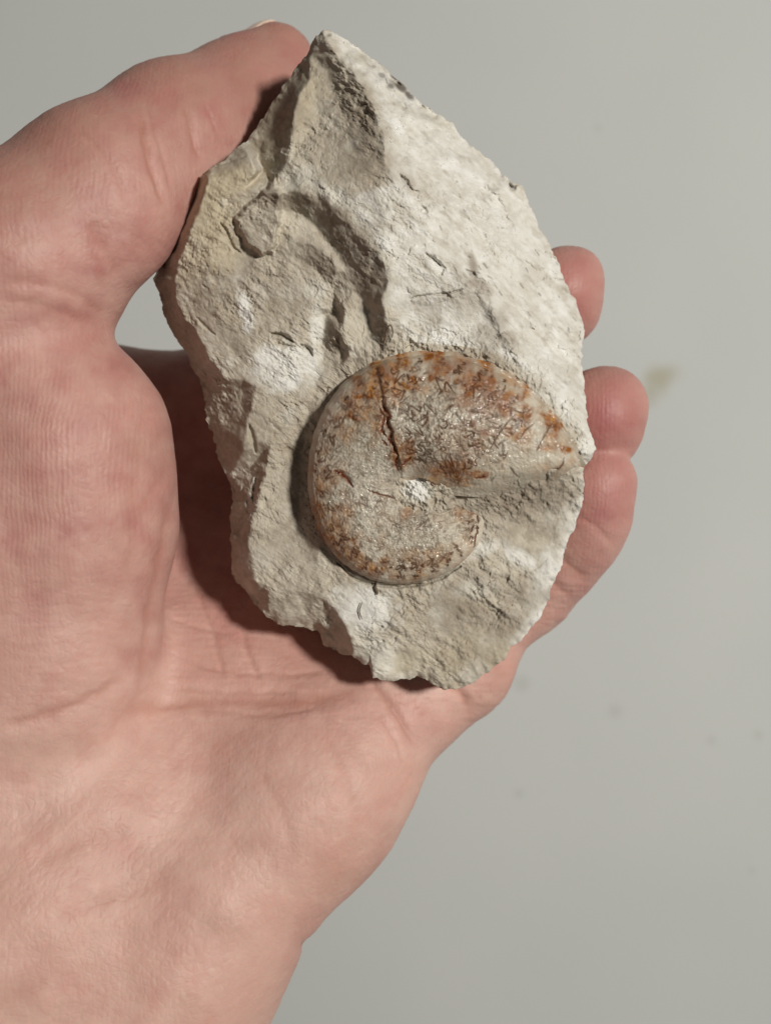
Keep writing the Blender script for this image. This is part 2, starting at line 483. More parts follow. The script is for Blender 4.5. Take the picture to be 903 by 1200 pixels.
PADS = [[], [(670, 324, -21, 4.8), (664, 366, -22, 5.2)], [(716, 468, -18, 5.2), (710, 510, -19, 5.4), (735, 478, -17, 2.2)], [(708, 560, -16, 4.6), (690, 602, -18, 6.4), (650, 655, -23, 7.0)]]
PALM.append([(530, 785, -23, 7.6), (552, 784, -22, 6.4)])

# skin folds: polyline in pixels, width mm, depth mm
CREASES = [
    ([(160, 128), (166, 146), (176, 190), (188, 225), (196, 248)], 0.9, 0.55),
    ([(172, 120), (183, 160), (196, 205), (203, 235)], 0.6, 0.22),
    ([(217, 122), (224, 150), (235, 190)], 0.8, 0.40),
    ([(104, 255), (122, 290), (142, 330)], 1.4, 0.28),
    ([(0, 284), (40, 276), (80, 282), (112, 300)], 1.8, 0.12),
    ([(0, 330), (50, 332), (100, 352), (130, 384)], 1.4, 0.2),
    ([(0, 352), (60, 360), (110, 385)], 1.2, 0.15),
    ([(168, 440), (170, 470), (161, 543), (153, 651)], 1.4, 0.13),
    ([(197, 545), (167, 597), (153, 647), (150, 690)], 1.2, 0.14),
    ([(206, 572), (190, 643), (174, 729), (165, 798), (160, 830)], 1.5, 0.32),
    ([(0, 852), (72, 833), (116, 812), (150, 790)], 1.6, 0.4),
    ([(130, 856), (160, 833), (249, 822), (354, 822), (430, 806)], 2.0, 0.4),
    ([(200, 806), (260, 812), (355, 810)], 0.7, 0.22),
    ([(283, 735), (291, 765), (305, 800)], 0.7, 0.25),
    ([(425, 795), (438, 803), (465, 838), (488, 878)], 0.9, 0.45),
    ([(520, 800), (540, 812), (548, 832)], 0.9, 0.5),
    ([(640, 640), (665, 662), (690, 680)], 1.0, 0.22),
    ([(632, 672), (655, 690), (672, 700)], 0.9, 0.2),
    ([(655, 600), (690, 612), (720, 640)], 0.7, 0.15),
    ([(352, 1112), (372, 1104), (392, 1090)], 1.2, 0.7),
    ([(210, 770), (250, 785), (330, 790), (390, 785)], 0.6, 0.2), ([(190, 720), (230, 735), (280, 745)], 0.6, 0.18), ([(230, 690), (250, 740), (262, 800)], 0.6, 0.2),
    ([(220, 830), (300, 836), (380, 828)], 0.8, 0.2), ([(440, 830), (462, 868), (474, 900)], 0.6, 0.2), ([(90, 150), (130, 190), (150, 240)], 0.8, 0.15), ([(240, 120), (252, 150), (262, 175)], 0.5, 0.15),
    ([(40, 1010), (100, 985), (160, 975)], 2.5, 0.25),
    ([(60, 1085), (130, 1050), (200, 1040)], 2.0, 0.2),
    ([(300, 900), (330, 950), (345, 1010)], 1.6, 0.15),
    ([(380, 860), (410, 920), (420, 970)], 1.6, 0.15),
]

def relax(V, Q, it):
    e = np.concatenate([Q[:, [0, 1]], Q[:, [1, 2]], Q[:, [2, 3]], Q[:, [3, 0]]]); n = len(V)
    deg = np.maximum(np.bincount(e[:, 0], minlength=n), 1)
    for _ in range(it):
        A = np.stack([np.bincount(e[:, 0], V[e[:, 1], k], n) for k in range(3)], -1) / deg[:, None]
        V = V * 0.5 + A * 0.5
    return V

def subdivide(V, Q):
    n = len(V)
    e = np.sort(np.stack([Q, np.roll(Q, -1, 1)], -1).reshape(-1, 2), 1)
    key = e[:, 0].astype(np.int64) * n + e[:, 1]
    uk, inv = np.unique(key, return_inverse=True)
    mid = (V[uk // n] + V[uk % n]) / 2; ctr = V[Q].mean(1)
    ei = n + inv.reshape(-1, 4); ci = n + len(uk) + np.arange(len(Q))
    q = np.concatenate([np.stack([Q[:, k], ei[:, k], ci, ei[:, (k + 3) % 4]], -1) for k in range(4)])
    return np.vstack([V, mid, ctr]), q

def vnormals(V, Q):
    fn = np.cross(V[Q[:, 2]] - V[Q[:, 0]], V[Q[:, 3]] - V[Q[:, 1]]); n = len(V)
    N_ = np.stack([sum(np.bincount(Q[:, c], fn[:, k], n) for c in range(4)) for k in range(3)], -1)
    return N_ / (np.linalg.norm(N_, axis=1, keepdims=True) + 1e-12)

def build_hand():
    V, Q = make_hand()
    V = relax(V, Q, 3)
    co, q = subdivide(V, Q)
    co = relax(co, q, 3)
    no = vnormals(co, q); n = len(co)
    px, py = to_px(co)
    front = sstep(-0.25, 0.15, no[:, 2]).astype(float)
    disp = np.zeros(n); crease = np.zeros(n)
    for pts, w, dep in CREASES:
        L = smooth_line(pts, 6)
        m = (px > L[:, 0].min() - 40) & (px < L[:, 0].max() + 40) & (py > L[:, 1].min() - 40) & (py < L[:, 1].max() + 40)
        ii = np.where(m)[0]
        wob = 2.2 * noise2(px[ii] / 18, py[ii] / 18, 5)
        d, t = poly_dist(px[ii] + wob, py[ii] + wob, L)
        fade = sstep(0, 0.15, t) * (1 - sstep(0.8, 1, t)) * 0.85 + 0.15
        wp = w / PXM
        g = np.exp(-(d / (wp * 0.5)) ** 2) * 0.6 + np.exp(-(d / (wp * 1.4)) ** 2) * 0.4
        g2 = np.exp(-((d - wp * 1.3) / (wp * 0.8)) ** 2) * 0.22
        disp[ii] += (-dep * g + dep * g2) * fade * front[ii]
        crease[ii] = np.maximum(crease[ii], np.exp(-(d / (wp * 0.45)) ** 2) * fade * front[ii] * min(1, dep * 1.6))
    # low swells under the skin and fine wrinkles
    disp += 0.14 * fbm2(co[:, 0] / 9 + co[:, 2] / 13, co[:, 1] / 9, 3, 40)
    u = (px * 0.75 + py * 0.65); v = (-px * 0.65 + py * 0.75)
    heel = sstep(820, 900, py) * front
    disp += -0.035 * heel * np.clip(fbm2(u / 9, v / 60, 3, 60, ridged=True) - 0.35, 0, 1)
    palmz = sstep(640, 700, py) * (1 - sstep(830, 880, py)) * front
    disp += -0.07 * palmz * np.clip(fbm2(px / 50, py / 9, 3, 61, ridged=True) - 0.3, 0, 1)
    for ang, sc, sd_, a_ in ((0.5, 1.0, 62, .055), (-0.7, 0.8, 63, .05), (1.5, 1.2, 64, .05)):
        cu = px * math.cos(ang) + py * math.sin(ang); cv = -px * math.sin(ang) + py * math.cos(ang)
        disp += -a_ * front * np.clip(fbm2(cu / (34 * sc), cv / (8 * sc), 2, sd_, ridged=True) - 0.75, 0, 0.6)
    thn = sstep(380, 430, py) * (1 - sstep(620, 720, py)) * (1 - sstep(150, 190, px)) * front
    disp += 0.022 * thn * np.sin((px + 5 * noise2(px / 60, py / 60, 3) + 2.5 * noise2(px / 14, py / 40, 8)) * 2 * math.pi / 6.0)
    co = co + no * disp[:, None]
    red = np.zeros(n)
    for (x, y, r, a) in ((705, 487, 75, 0.85), (668, 342, 70, 0.75), (705, 575, 85, 0.75), (655, 680, 60, 0.3), (335, 70, 70, 0.45), (250, 150, 90, 0.35), (130, 260, 110, 0.25), (240, 800, 120, .15), (180, 640, 60, .2)):
        red = np.maximum(red, a * np.exp(-((px - x) ** 2 + (py - y) ** 2) / r ** 2))
    red = np.clip(red + 0.15 * fbm2(px / 40, py / 40, 3, 71) * (red > 0.02), 0, 1)
    flush = (0.34 * (1 - sstep(560, 960, py)) + 0.16 * sstep(0.0, 0.7, fbm2(px / 80, py / 80, 3, 73))) * (1 + 0.5 * fbm2(px / 30, py / 30, 3, 74))
    red = np.clip(np.maximum(red, flush), 0, 1)
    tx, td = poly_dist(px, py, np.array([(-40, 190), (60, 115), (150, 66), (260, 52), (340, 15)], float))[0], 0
    tan_and_shadow = 0.9 * (1 - sstep(10, 190, tx)) + 0.22 * sstep(0.1, 0.7, fbm2(px / 90, py / 70, 3, 75))  # dorsal tan carrying painted shade over the thumb, plus random patches
    ridges = np.clip(0.12 + thn * 0.4 + red * 0.8, 0, 1)
    o = mesh_obj('hand', co, q, M_SKIN, attrs={'red': red, 'crease': crease, 'tan_and_shadow': np.clip(tan_and_shadow, 0, 1), 'ridges': ridges})
    tag(o, 'left hand, palm up, with the thumb and fingers cradling the pale fossil rock', 'hand')
    return o

hand = build_hand()

def nail(D_, E_, rd, re_, up):
    """a thin curved plate on the back of the last thumb joint"""
    ax = E_ - D_; L = np.linalg.norm(ax); ax = ax / L
    up = np.array(up, float); up = up - ax * (up @ ax); up /= np.linalg.norm(up); sd = np.cross(ax, up)
    n, m = 22, 18; v = []
    x0, x1 = 0.25 * L, L + re_ * 0.74
    for lay in (0.28, -0.35):
        for i in range(n + 1):
            t = i / n; x = x0 + (x1 - x0) * t
            r_ = rd + (re_ - rd) * min(1, x / L)
            if x > L: r_ = math.sqrt(max(re_ ** 2 - 0.8 * (x - L) ** 2, 1))
            wid = 0.92 * (0.72 + 0.28 * min(1, t / 0.2)) * (1 - 0.25 * max(0, (t - 0.8) / 0.2) ** 2)
            lift = lay - 0.5 * max(0, 1 - t / 0.12)
            for j in range(m + 1):
                a = (2 * j / m - 1) * wid
                edge_ = 0.3 * abs(2 * j / m - 1) ** 4
                v.append(D_ + ax * x + (up * math.cos(a) + sd * math.sin(a)) * (r_ + lift - edge_))
    q = []; W = m + 1; K = (n + 1) * W
    for i in range(n):
        for j in range(m):
            a = i * W + j
            q.append((a, a + 1, a + W + 1, a + W)); q.append((K + a, K + a + W, K + a + W + 1, K + a + 1))
        for j in (0, m):
            a = i * W + j; f = (a, a + W, K + a + W, K + a); q.append(f if j == 0 else f[::-1])
    for j in range(m):
        for i in (0, n):
            a = i * W + j; f = (a, K + a, K + a + 1, a + 1); q.append(f if i == 0 else f[::-1])
    return mesh_obj('thumbnail', np.array(v), q, M_NAIL, hand)
nail(P(*THUMB[-2][:3]), P(*THUMB[-1][:3]), THUMB[-2][3], THUMB[-1][3], (-0.5, 0.8, -0.22))

# ------------------------------------------------------------------ the rock with its ammonite
OUT = [(380, 35, 2), (400, 42, 0), (412, 52, -2), (425, 58, -3), (450, 80, -4), (475, 100, -4), (490, 118, -5), (500, 125, -5), (530, 145, -5), (542, 162, -5), (570, 185, -6), (590, 205, -6), (600, 214, -5),
       (612, 218, -6), (620, 240, -7), (632, 268, -7), (643, 287, -8), (655, 310, -8), (662, 332, -8), (674, 352, -8), (683, 378, -8), (683, 400, -7), (680, 425, -6), (684, 452, -5), (686, 480, -4), (690, 505, -3), (697, 525, -2), (694, 537, -2), (683, 548, -2.5), (684, 570, -4), (681, 595, -5),
       (672, 620, -6), (663, 640, -6), (658, 662, -6), (648, 680, -7), (642, 702, -7), (634, 722, -8), (618, 742, -8), (600, 757, -9), (590, 774, -10), (566, 792, -9), (540, 806, -8), (520, 809, -6),
       (510, 804, -5), (500, 798, -4), (490, 793, -4), (482, 796, -4), (455, 798, -3), (437, 795, -3), (433, 780, -3), (420, 774, -4), (408, 768, -6), (394, 763, -8), (380, 756, -9), (374, 742, -9), (358, 736, -8), (345, 734, -7),
       (325, 731, -7), (308, 718, -7), (296, 704, -9.5), (283, 688, -10.5), (272, 672, -10.5), (271, 650, -10.5), (270, 620, -10.5), (270, 600, -10.5), (273, 588, -10.5), (270, 566, -10.5), (262, 550, -10.5), (254, 530, -10.5), (250, 512, -10.5), (242, 492, -10.5),
       (239, 466, -10.5), (236, 450, -10.5), (226, 432, -10.5), (218, 412, -10.5), (208, 400, -10.5), (200, 388, -10.5), (192, 368, -10.5), (186, 345, -10.5), (180, 326, -9), (186, 308, -9), (196, 284, -8.5), (209, 256, -7.5), (222, 230, -6), (238, 205, -3.5),
       (246, 198, 0), (262, 188, 0.5), (280, 172, 1), (290, 162, -5), (305, 142, -5), (320, 120, -4.5), (335, 96, -4), (350, 76, -3), (362, 58, -1), (370, 42, 1)]
CEN = np.array([440.0, 470.0])

CTRL = [
    # ridge below the apex, running down to the right
    (392, 58, 3), (412, 80, 5), (430, 108, 6.2), (441, 135, 7.2), (449, 165, 7.9), (452, 190, 7.9), (462, 212, 7.6), (485, 252, 6.4), (520, 295, 5.2), (556, 332, 4.0), (585, 385, 3.0), (618, 440, 2.6), (650, 480, 1.9),
    # hollow left of the ridge
    (380, 84, 1.6), (392, 110, 2.6), (404, 140, 3.6), (414, 172, 5.0), (424, 205, 6.8), (372, 140, 2.4), (385, 170, 3.6), (368, 100, 1.8), (345, 133, 3.2), (338, 188, 3.4), (324, 207, 2.4), (362, 90, 1.8),
    (354, 82, -1.8), (332, 116, -2.6), (317, 150, -3.4), (304, 176, -3.6), (310, 200, -2.6),
    (360, 206, 4.4), (400, 218, 6.2), (338, 214, 3.0),
    # rim of the curved scar and its foot
    (328, 226, 3.4), (350, 226, 4.6), (370, 229, 5.4), (390, 246, 6.0), (410, 266, 6.4), (432, 284, 6.8), (449, 304, 6.9), (453, 328, 6.6), (448, 352, 6.0), (456, 384, 5.0), (466, 412, 3.4),
    (326, 244, 1.6), (346, 249, 1.2), (362, 258, 1.5), (378, 276, 1.8), (392, 296, 2.1), (404, 316, 2.2), (416, 340, 2.0), (428, 362, 1.6), (436, 390, 1.3), (446, 414, 1.4),
    # lower scar
    (346, 284, 2.2), (366, 286, 2.7), (384, 300, 2.8), (396, 318, 2.6), (340, 300, 0.9), (358, 306, 0.5), (374, 322, 0.4), (390, 338, 0.4),
    (330, 330, 0.2), (310, 300, 0.1), (350, 350, 0.2), (300, 380, -0.9), (352, 392, -0.2), (372, 360, 0.4),
    # pocket and the block beside it
    (380, 370, -1.2), (396, 366, -0.6), (378, 408, -1.5), (402, 416, -1.0), (404, 362, 2.0), (398, 388, 2.0), (410, 412, 1.8), (428, 352, 2.4), (436, 380, 2.2), (432, 412, 1.8),
    (345, 425, -0.6), (400, 428, -0.4), (368, 460, -1.6),
    # left shoulder
    (285, 172, 2.2), (297, 186, 3.0), (301, 198, 3.0), (286, 222, 2.2), (266, 206, 2.0), (272, 250, 1.4), (250, 290, 0.8), (243, 208, 1.6), (236, 236, 1.0), (224, 268, 0.2), (212, 300, -1.2), (204, 328, -2.6), (206, 352, -4.2), (240, 330, -1.2),
    (290, 300, -0.6), (276, 330, -0.6), (303, 188, -2.6), (306, 200, -2.4),
    # left slab
    (230, 390, -3.6), (265, 370, -1.6), (262, 440, -2.8), (300, 450, -1.2), (285, 520, -2.8), (320, 520, -2.4), (300, 590, -3.4), (290, 640, -4.4), (320, 600, -3.6), (352, 520, -4.0), (350, 570, -4.6), (345, 620, -4.6), (330, 660, -4.2), (318, 690, -4.0),
    (300, 680, -4.6), (350, 690, -3.2), (370, 660, -2.6), (378, 640, -2.2), (360, 720, -4.6), (340, 722, -5.0),
    # bottom
    (378, 700, -2.0), (396, 720, -1.8), (408, 745, -2.2), (412, 765, -3.4), (384, 722, -5.2), (392, 746, -6.2), (376, 730, -6.4), (400, 690, -1.8), (430, 700, -1.6), (460, 740, -1.8), (440, 775, -2.2), (500, 710, -1.6), (500, 770, -2.8),
    # right
    (540, 400, 2.9), (500, 370, 4.0), (480, 395, 3.2), (500, 300, 5.9), (540, 350, 4.1), (566, 372, 2.6), (580, 420, 2.4), (455, 250, 7.6), (430, 230, 7.2), (470, 330, 6.0), (480, 360, 4.6), (538, 338, 4.2), (490, 344, 5.0),
    (560, 240, 0.6), (520, 190, 1.4), (480, 140, 1.6), (600, 300, -0.4), (635, 370, -2.0), (650, 440, -0.8), (668, 490, -0.8), (445, 95, 2.4),
    # under the aperture and the lower right
    (560, 572, 0.2), (610, 566, -0.4), (660, 558, -0.8), (676, 550, -1.4), (560, 592, -0.6), (610, 590, -1.8), (655, 580, -2.2), (600, 640, -1.0), (650, 640, -2.2), (560, 670, -0.8), (600, 700, -2.2), (630, 690, -3.0), (560, 740, -2.8), (600, 730, -4.2), (530, 780, -4.0), (575, 760, -5.4), (640, 665, -3.0),
    (450, 550, 0), (520, 620, -0.4), (450, 640, -0.8), (400, 560, -1), (580, 480, 2),
]
EDGES = [(0, 12), (42, 50), (51, 59)]     # index ranges of CTRL joined as ridge lines (filled below)

def build_height():
    R = Raster(150, 10, 730, 840, 1.0)
    pts = []; hs = []
    o = np.array(OUT, float)
    for x, y, h in o:
        d = np.array([x, y]) - CEN
        pts.append(tuple(CEN + d * 1.03)); hs.append(h - 0.3)
        pts.append(tuple(CEN + d * 0.985)); hs.append(h + 0.5)
    nb = len(pts)
    for x, y, h in CTRL: pts.append((x, y)); hs.append(h)
    names = {(x, y): nb + i for i, (x, y, h) in enumerate(CTRL)}
    lines = [[(392, 58), (412, 80), (430, 108), (441, 135), (449, 165), (452, 190), (462, 212), (485, 252), (520, 295), (556, 332), (585, 385), (618, 440), (650, 480)],
             [(328, 226), (350, 226), (370, 229), (390, 246), (410, 266), (432, 284), (449, 304), (453, 328), (448, 352), (456, 384), (466, 412)],
             [(326, 244), (346, 249), (362, 258), (378, 276), (392, 296), (404, 316), (416, 340), (428, 362), (436, 390), (446, 414)],
             [(346, 284), (366, 286), (384, 300), (396, 318)], [(340, 300), (358, 306), (374, 322), (390, 338)],
             [(380, 84), (392, 110), (404, 140), (414, 172), (424, 205)], [(354, 82), (332, 116), (317, 150), (304, 176)], [(362, 90), (345, 133), (338, 188), (324, 207)],
             [(404, 362), (398, 388), (410, 412)], [(380, 370), (378, 408), (402, 416)],
             [(378, 700), (396, 720), (408, 745), (412, 765)], [(285, 172), (297, 186), (301, 198), (286, 222), (272, 250)], [(243, 208), (236, 236), (224, 268), (212, 300), (204, 328), (206, 352)],
             [(560, 572), (610, 566), (660, 558), (676, 550)], [(560, 592), (610, 590), (655, 580)]]
    edges = [(names[a], names[b]) for l in lines for a, b in zip(l[:-1], l[1:])]
    vo, eo, fo, orig, _, _ = delaunay_2d_cdt([Vector(p) for p in pts], edges, [], 0, 1e-4)
    hv = []
    for i, ov in enumerate(orig):
        hv.append(hs[ov[0]] if len(ov) else 0.0)
    acc = np.full(R.a.shape, np.nan, np.float32)
    for f in fo:
        if len(f) != 3: continue
        (ax, ay), (bx, by), (cx, cy) = (vo[k] for k in f)
        sl = R.sub(min(ax, bx, cx) - 1, min(ay, by, cy) - 1, max(ax, bx, cx) + 1, max(ay, by, cy) + 1)
        X, Y = R.X[sl], R.Y[sl]
        den = (by - cy) * (ax - cx) + (cx - bx) * (ay - cy)
        if abs(den) < 1e-6: continue
        l1 = ((by - cy) * (X - cx) + (cx - bx) * (Y - cy)) / den
        l2 = ((cy - ay) * (X - cx) + (ax - cx) * (Y - cy)) / den
        l3 = 1 - l1 - l2
        m = (l1 > -1e-3) & (l2 > -1e-3) & (l3 > -1e-3)
        z = l1 * hv[f[0]] + l2 * hv[f[1]] + l3 * hv[f[2]]
        acc[sl] = np.where(m, z, acc[sl])
    R.a = np.nan_to_num(acc, nan=-8.0)
    # the edges of the facets wander
    X, Y = R.X, R.Y
    wx = 3 * fbm2(X / 26, Y / 26, 4, 11, 0.6); wy = 3 * fbm2(X / 26, Y / 26, 4, 12, 0.6)
    base = R.sample(X + wx, Y + wy)
    R.a = blur(base.astype(np.float32), 1.3)
    # raised flake near the thumb
    poly = np.array([(322, 206), (331, 226), (329, 262), (321, 296), (306, 300), (288, 288), (277, 272), (275, 256), (288, 240), (304, 228), (322, 206)], float)
    sd = poly_sd(X, Y, poly) + 2 * fbm2(X / 8, Y / 8, 2, 15)
    R.a += sstep(-1.5, 5, sd) * (1.7 + 0.03 * (X - 300))
    # broken ledge above the fossil, and shallow spalls on the pale face
    for pl, dep, soft in (([(476, 350), (505, 346), (545, 338), (553, 306), (560, 322), (574, 342), (588, 385), (604, 424), (560, 408), (520, 402), (480, 400)], 0.45, 12.0),
                          ([(498, 298), (512, 300), (524, 318), (512, 322)], 0.5, 3.0), ([(560, 210), (590, 235), (600, 262), (578, 255), (562, 232)], 0.6, 4.0),
                          ([(610, 300), (640, 320), (652, 350), (634, 356), (616, 330)], 0.5, 4.0), ([(470, 205), (490, 224), (500, 250), (480, 240)], 0.6, 3.0), ([(640, 400), (664, 410), (668, 450), (650, 440)], 0.5, 4.0), ([(455, 90), (478, 100), (500, 128), (482, 124), (462, 108)], 0.7, 3.0)):
        pl = np.array(pl + pl[:1], float)
        sd = poly_sd(X, Y, pl) + 3.5 * fbm2(X / 9, Y / 9, 3, 19, 0.6)
        R.a -= dep * sstep(-1.0, soft, sd)
    # open cracks
    for pts_, w, dep in STONE_CRACKS:
        L = smooth_line(pts_, 5)
        R.stroke(L + rng.normal(0, 0.35, L.shape), w, -dep * 0.8, 'add')
    return R

STONE_CRACKS = [
    ([(318, 391), (330, 393), (344, 401)], 2.6, 1.4), ([(322, 402), (336, 405), (346, 406)], 1.3, 0.6), ([(352, 404), (360, 408), (366, 417)], 2.2, 1.3),
    ([(480, 350), (500, 346), (522, 344), (545, 338)], 1.4, 0.7),
    ([(500, 298), (510, 306), (516, 312)], 1.7, 0.8), ([(468, 205), (476, 214), (482, 222)], 2.0, 0.6),
    ([(258, 262), (266, 272), (272, 288), (282, 296)], 1.8, 0.9), ([(252, 195), (270, 190), (286, 184)], 1.2, 0.4),
    ([(642, 655), (632, 664), (620, 672)], 1.3, 0.7), ([(520, 755), (524, 768), (536, 778)], 1.0, 0.5),
    ([(596, 215), (600, 222), (604, 218)], 2.5, 1.0), ([(546, 316), (556, 322)], 2.0, 0.8),
    ([(230, 372), (242, 384), (252, 392)], 2.0, 0.6), ([(292, 498), (296, 515), (300, 530)], 3.0, 1.0), ([(300, 560), (298, 575), (296, 588)], 3.0, 1.1),
    ([(395, 660), (420, 680), (465, 687), (505, 682), (540, 664)], 2.2, 1.0),
]

HR = build_height()

def build_stone(root):
    # outline resampled, roughened
    o = np.array(OUT, float)[:, :2]; o = np.vstack([o, o[:1]])
    L = np.concatenate([[0], np.cumsum(np.hypot(*(o[1:] - o[:-1]).T))])
    NA, NR = 1500, 430
    s = np.linspace(0, L[-1], NA, endpoint=False)
    ox = np.interp(s, L, o[:, 0]); oy = np.interp(s, L, o[:, 1])
    j = 2.2 * fbm2(ox / 14, oy / 14, 4, 21, 0.6)
    dx, dy = ox - CEN[0], oy - CEN[1]; rr = np.hypot(dx, dy)
    ox += dx / rr * j; oy += dy / rr * j
    t = np.linspace(0, 1, NR) ** 0.8
    px = CEN[0] + (ox - CEN[0])[None] * t[:, None]
    py = CEN[1] + (oy - CEN[1])[None] * t[:, None]
    h = HR.sample(px, py)
    edge = np.clip((1 - t[:, None]) * rr[None] / 14, 0, 1)      # 0 at the rim
    # fracture relief
    u = px * 0.80 + py * 0.60; v = -px * 0.60 + py * 0.80        # grain runs down to the right
    smoothface = face_mask(px, py)
    amp = (1 - 0.30 * smoothface) * (1 - 0.5 * scar_mask(px, py))
    amp = amp * np.clip(0.62 + 0.75 * fbm2(px / 55, py / 55, 3, 141), 0.22, 1.1)
    f1 = fbm2(u / 26, v / 15, 4, 31, 0.55)
    # keep below the shell
    au, av, inside = shell_coords(px, py)
    sh = shell_height(px, py)
    near = (1 - sstep(1.0, 1.3, av)) * sstep(6, 14, au) * (1 - sstep(100, 125, au))
    hrim = shell_height(UC[0] + (px - UC[0]) / np.maximum(av, 1e-3), UC[1] + (py - UC[1]) / np.maximum(av, 1e-3)) - 0.1 + 0.35 * fbm2(px / 9, py / 9, 3, 47)
    h = np.where(av >= 0.97, h * (1 - near) + hrim * near, h)
    h_far = h
    h = np.where(inside > 0, np.minimum(h, sh - 1.6 * inside), h)
    # the sediment slopes away from under the last chamber, and fills the navel
    yl = UC[1] - (px - UC[0]) * math.tan(math.radians(THA)) - 2; dd = py - yl
    ex = UC[0] + np.maximum(px - UC[0], 1); 
    rr2 = np.maximum(px - UC[0], 1.0); se = edge_height(rr2)
    d2 = dd + 5 * fbm2(px / 14, py / 14, 3, 49)
    slope = se - 0.75 - (se + 1.9) * (1 - np.exp(-np.clip(d2, 0, 300) / 34))
    mk = sstep(488, 512, px) * sstep(-12, -7, d2)
    amp = amp * (1 - 0.6 * mk * (1 - sstep(8, 26, dd)))
    h = h + mk * np.maximum(slope - h, 0)
    rc = np.hypot(px - UC[0], py - UC[1])
    nav = 1 - sstep(34, 54, rc + 6 * noise2(px / 9, py / 9, 45))
    h = np.where(nav > 0, np.maximum(h, -1.6 + nav * (3.9 + 0.035 * (577 - py)) + 0.5 * fbm2(px / 8, py / 8, 3, 46)), h)
    lim = h
    terr = f1 * 3.0; ft = np.floor(terr); fr = terr - ft
    terr = (ft + sstep(0.72, 1.0, fr)) / 3.0
    h = h + amp * (0.34 * terr + 0.12 * f1)
    h = h + amp * 0.07 * fbm2(u / 9, v / 5, 3, 33, 0.6, ridged=True)
    h = h + (0.35 + 0.65 * amp) * 0.045 * fbm2(px / 3.4, py / 3.4, 3, 35, 0.65)
    wu = u + 5 * fbm2(px / 15, py / 15, 3, 131); wv = v + 5 * fbm2(px / 15, py / 15, 3, 132)
    h = h + amp * (0.17 * chips(wu / 24, wv / 13, 133, 1.2) + 0.075 * chips(wu / 9, wv / 5.5, 134, 1.0))
    h = h + smoothface * (0.13 * chips((px + 8 * f1) / 46, (py + 8 * f1) / 30, 137, 1.6) + 0.05 * chips(wu / 15, wv / 10, 138, 1.2))
    pit = np.clip(fbm2(px / 9, py / 9, 2, 37) - 0.55, 0, 1)
    h = h - amp * 0.7 * pit
    h = h - (1 - edge) ** 2 * 0.9 * (0.6 + 0.6 * noise2(px / 10, py / 10, 39))
    covered = (inside > 0.05) & (nav <= 0) & (mk <= 0.02)
    h = np.where(covered, lim, h)
    front_n = NR
    # flanks and underside
    hb = -27.0
    rings_x = [px]; rings_y = [py]; rings_h = [h]
    he = h[-1]
    fl = []
    for k in range(1, 46):
        w = k / 45
        ww = w ** 1.15
        q = 1 - 0.17 * ww ** 1.5 - 0.012 * sstep(0, 0.05, w)
        q = q + 0.016 * fbm2(np.cos(s / L[-1] * 6.283) * 9 + w * 3, np.sin(s / L[-1] * 6.283) * 9 - w * 5, 4, 51) * min(1, w * 6)
        fl.append((CEN[0] + (ox - CEN[0]) * q, CEN[1] + (oy - CEN[1]) * q, he + (hb - he) * ww))
    for k in range(1, 30):
        w = 1 - k / 30
        qx = CEN[0] + (fl[44][0] - CEN[0]) * w; qy = CEN[1] + (fl[44][1] - CEN[1]) * w
        fl.append((qx, qy, hb - 1.5 * (1 - w) ** 0.5 + 0.7 * fbm2(qx / 40, qy / 40, 3, 53)))
    px2 = np.stack([f[0] for f in fl]); py2 = np.stack([f[1] for f in fl]); h2 = np.stack([f[2] for f in fl])
    PX = np.vstack([px[1:], px2]); PY = np.vstack([py[1:], py2]); H = np.vstack([h[1:], h2])
    nr = PX.shape[0]
    V = P(PX.ravel(), PY.ravel(), H.ravel())
    V = np.vstack([V, P(CEN[0], CEN[1], h[0, 0])[None], P(CEN[0], CEN[1], H[-1].mean())[None]])
    i = np.arange(nr * NA).reshape(nr, NA); ir = np.roll(i, -1, 1)
    q = np.stack([i[:-1], i[1:], ir[1:], ir[:-1]], -1).reshape(-1, 4)
    c0 = nr * NA
    tr = np.concatenate([np.stack([np.full(NA, c0), i[0], ir[0]], -1), np.stack([np.full(NA, c0 + 1), ir[-1], i[-1]], -1)])
    # image y runs down: outward winding
    q = q[:, ::1]; 
    fx, fy = PX.ravel(), PY.ravel()
    isf = np.zeros(nr * NA); isf[: (NR - 1) * NA] = 1
    W, B, O, Dk = stone_maps()
    app = lambda R: np.concatenate([R.sample(fx, fy) * isf, [0, 0]])
    return mesh_obj('stone', V, q, M_STONE, root, attrs={'white': app(W), 'brown_and_shadow': app(B), 'ochre': app(O), 'dark': app(Dk)}, tris=tr)

def scar_mask(px, py):
    L = np.array([(332, 236), (365, 246), (395, 268), (422, 300), (436, 335), (446, 370), (455, 400)], float)
    d, _ = poly_dist(px, py, L)
    return 1 - sstep(14, 30, d)

def face_mask(px, py):
    """1 on the smooth pale face right of the ridge"""
    ridge = np.array([(380, 35), (412, 80), (441, 135), (453, 190), (450, 215), (404, 235), (410, 250), (440, 290), (458, 335), (470, 400), (560, 408), (600, 425), (625, 450), (660, 500), (700, 540)], float)[:, [0, 1]]
    x = np.interp(py, ridge[:, 1], ridge[:, 0])
    return sstep(-8, 16, px - x + 10 * noise2(px / 30, py / 30, 81)) * (1 - sstep(520, 550, py))

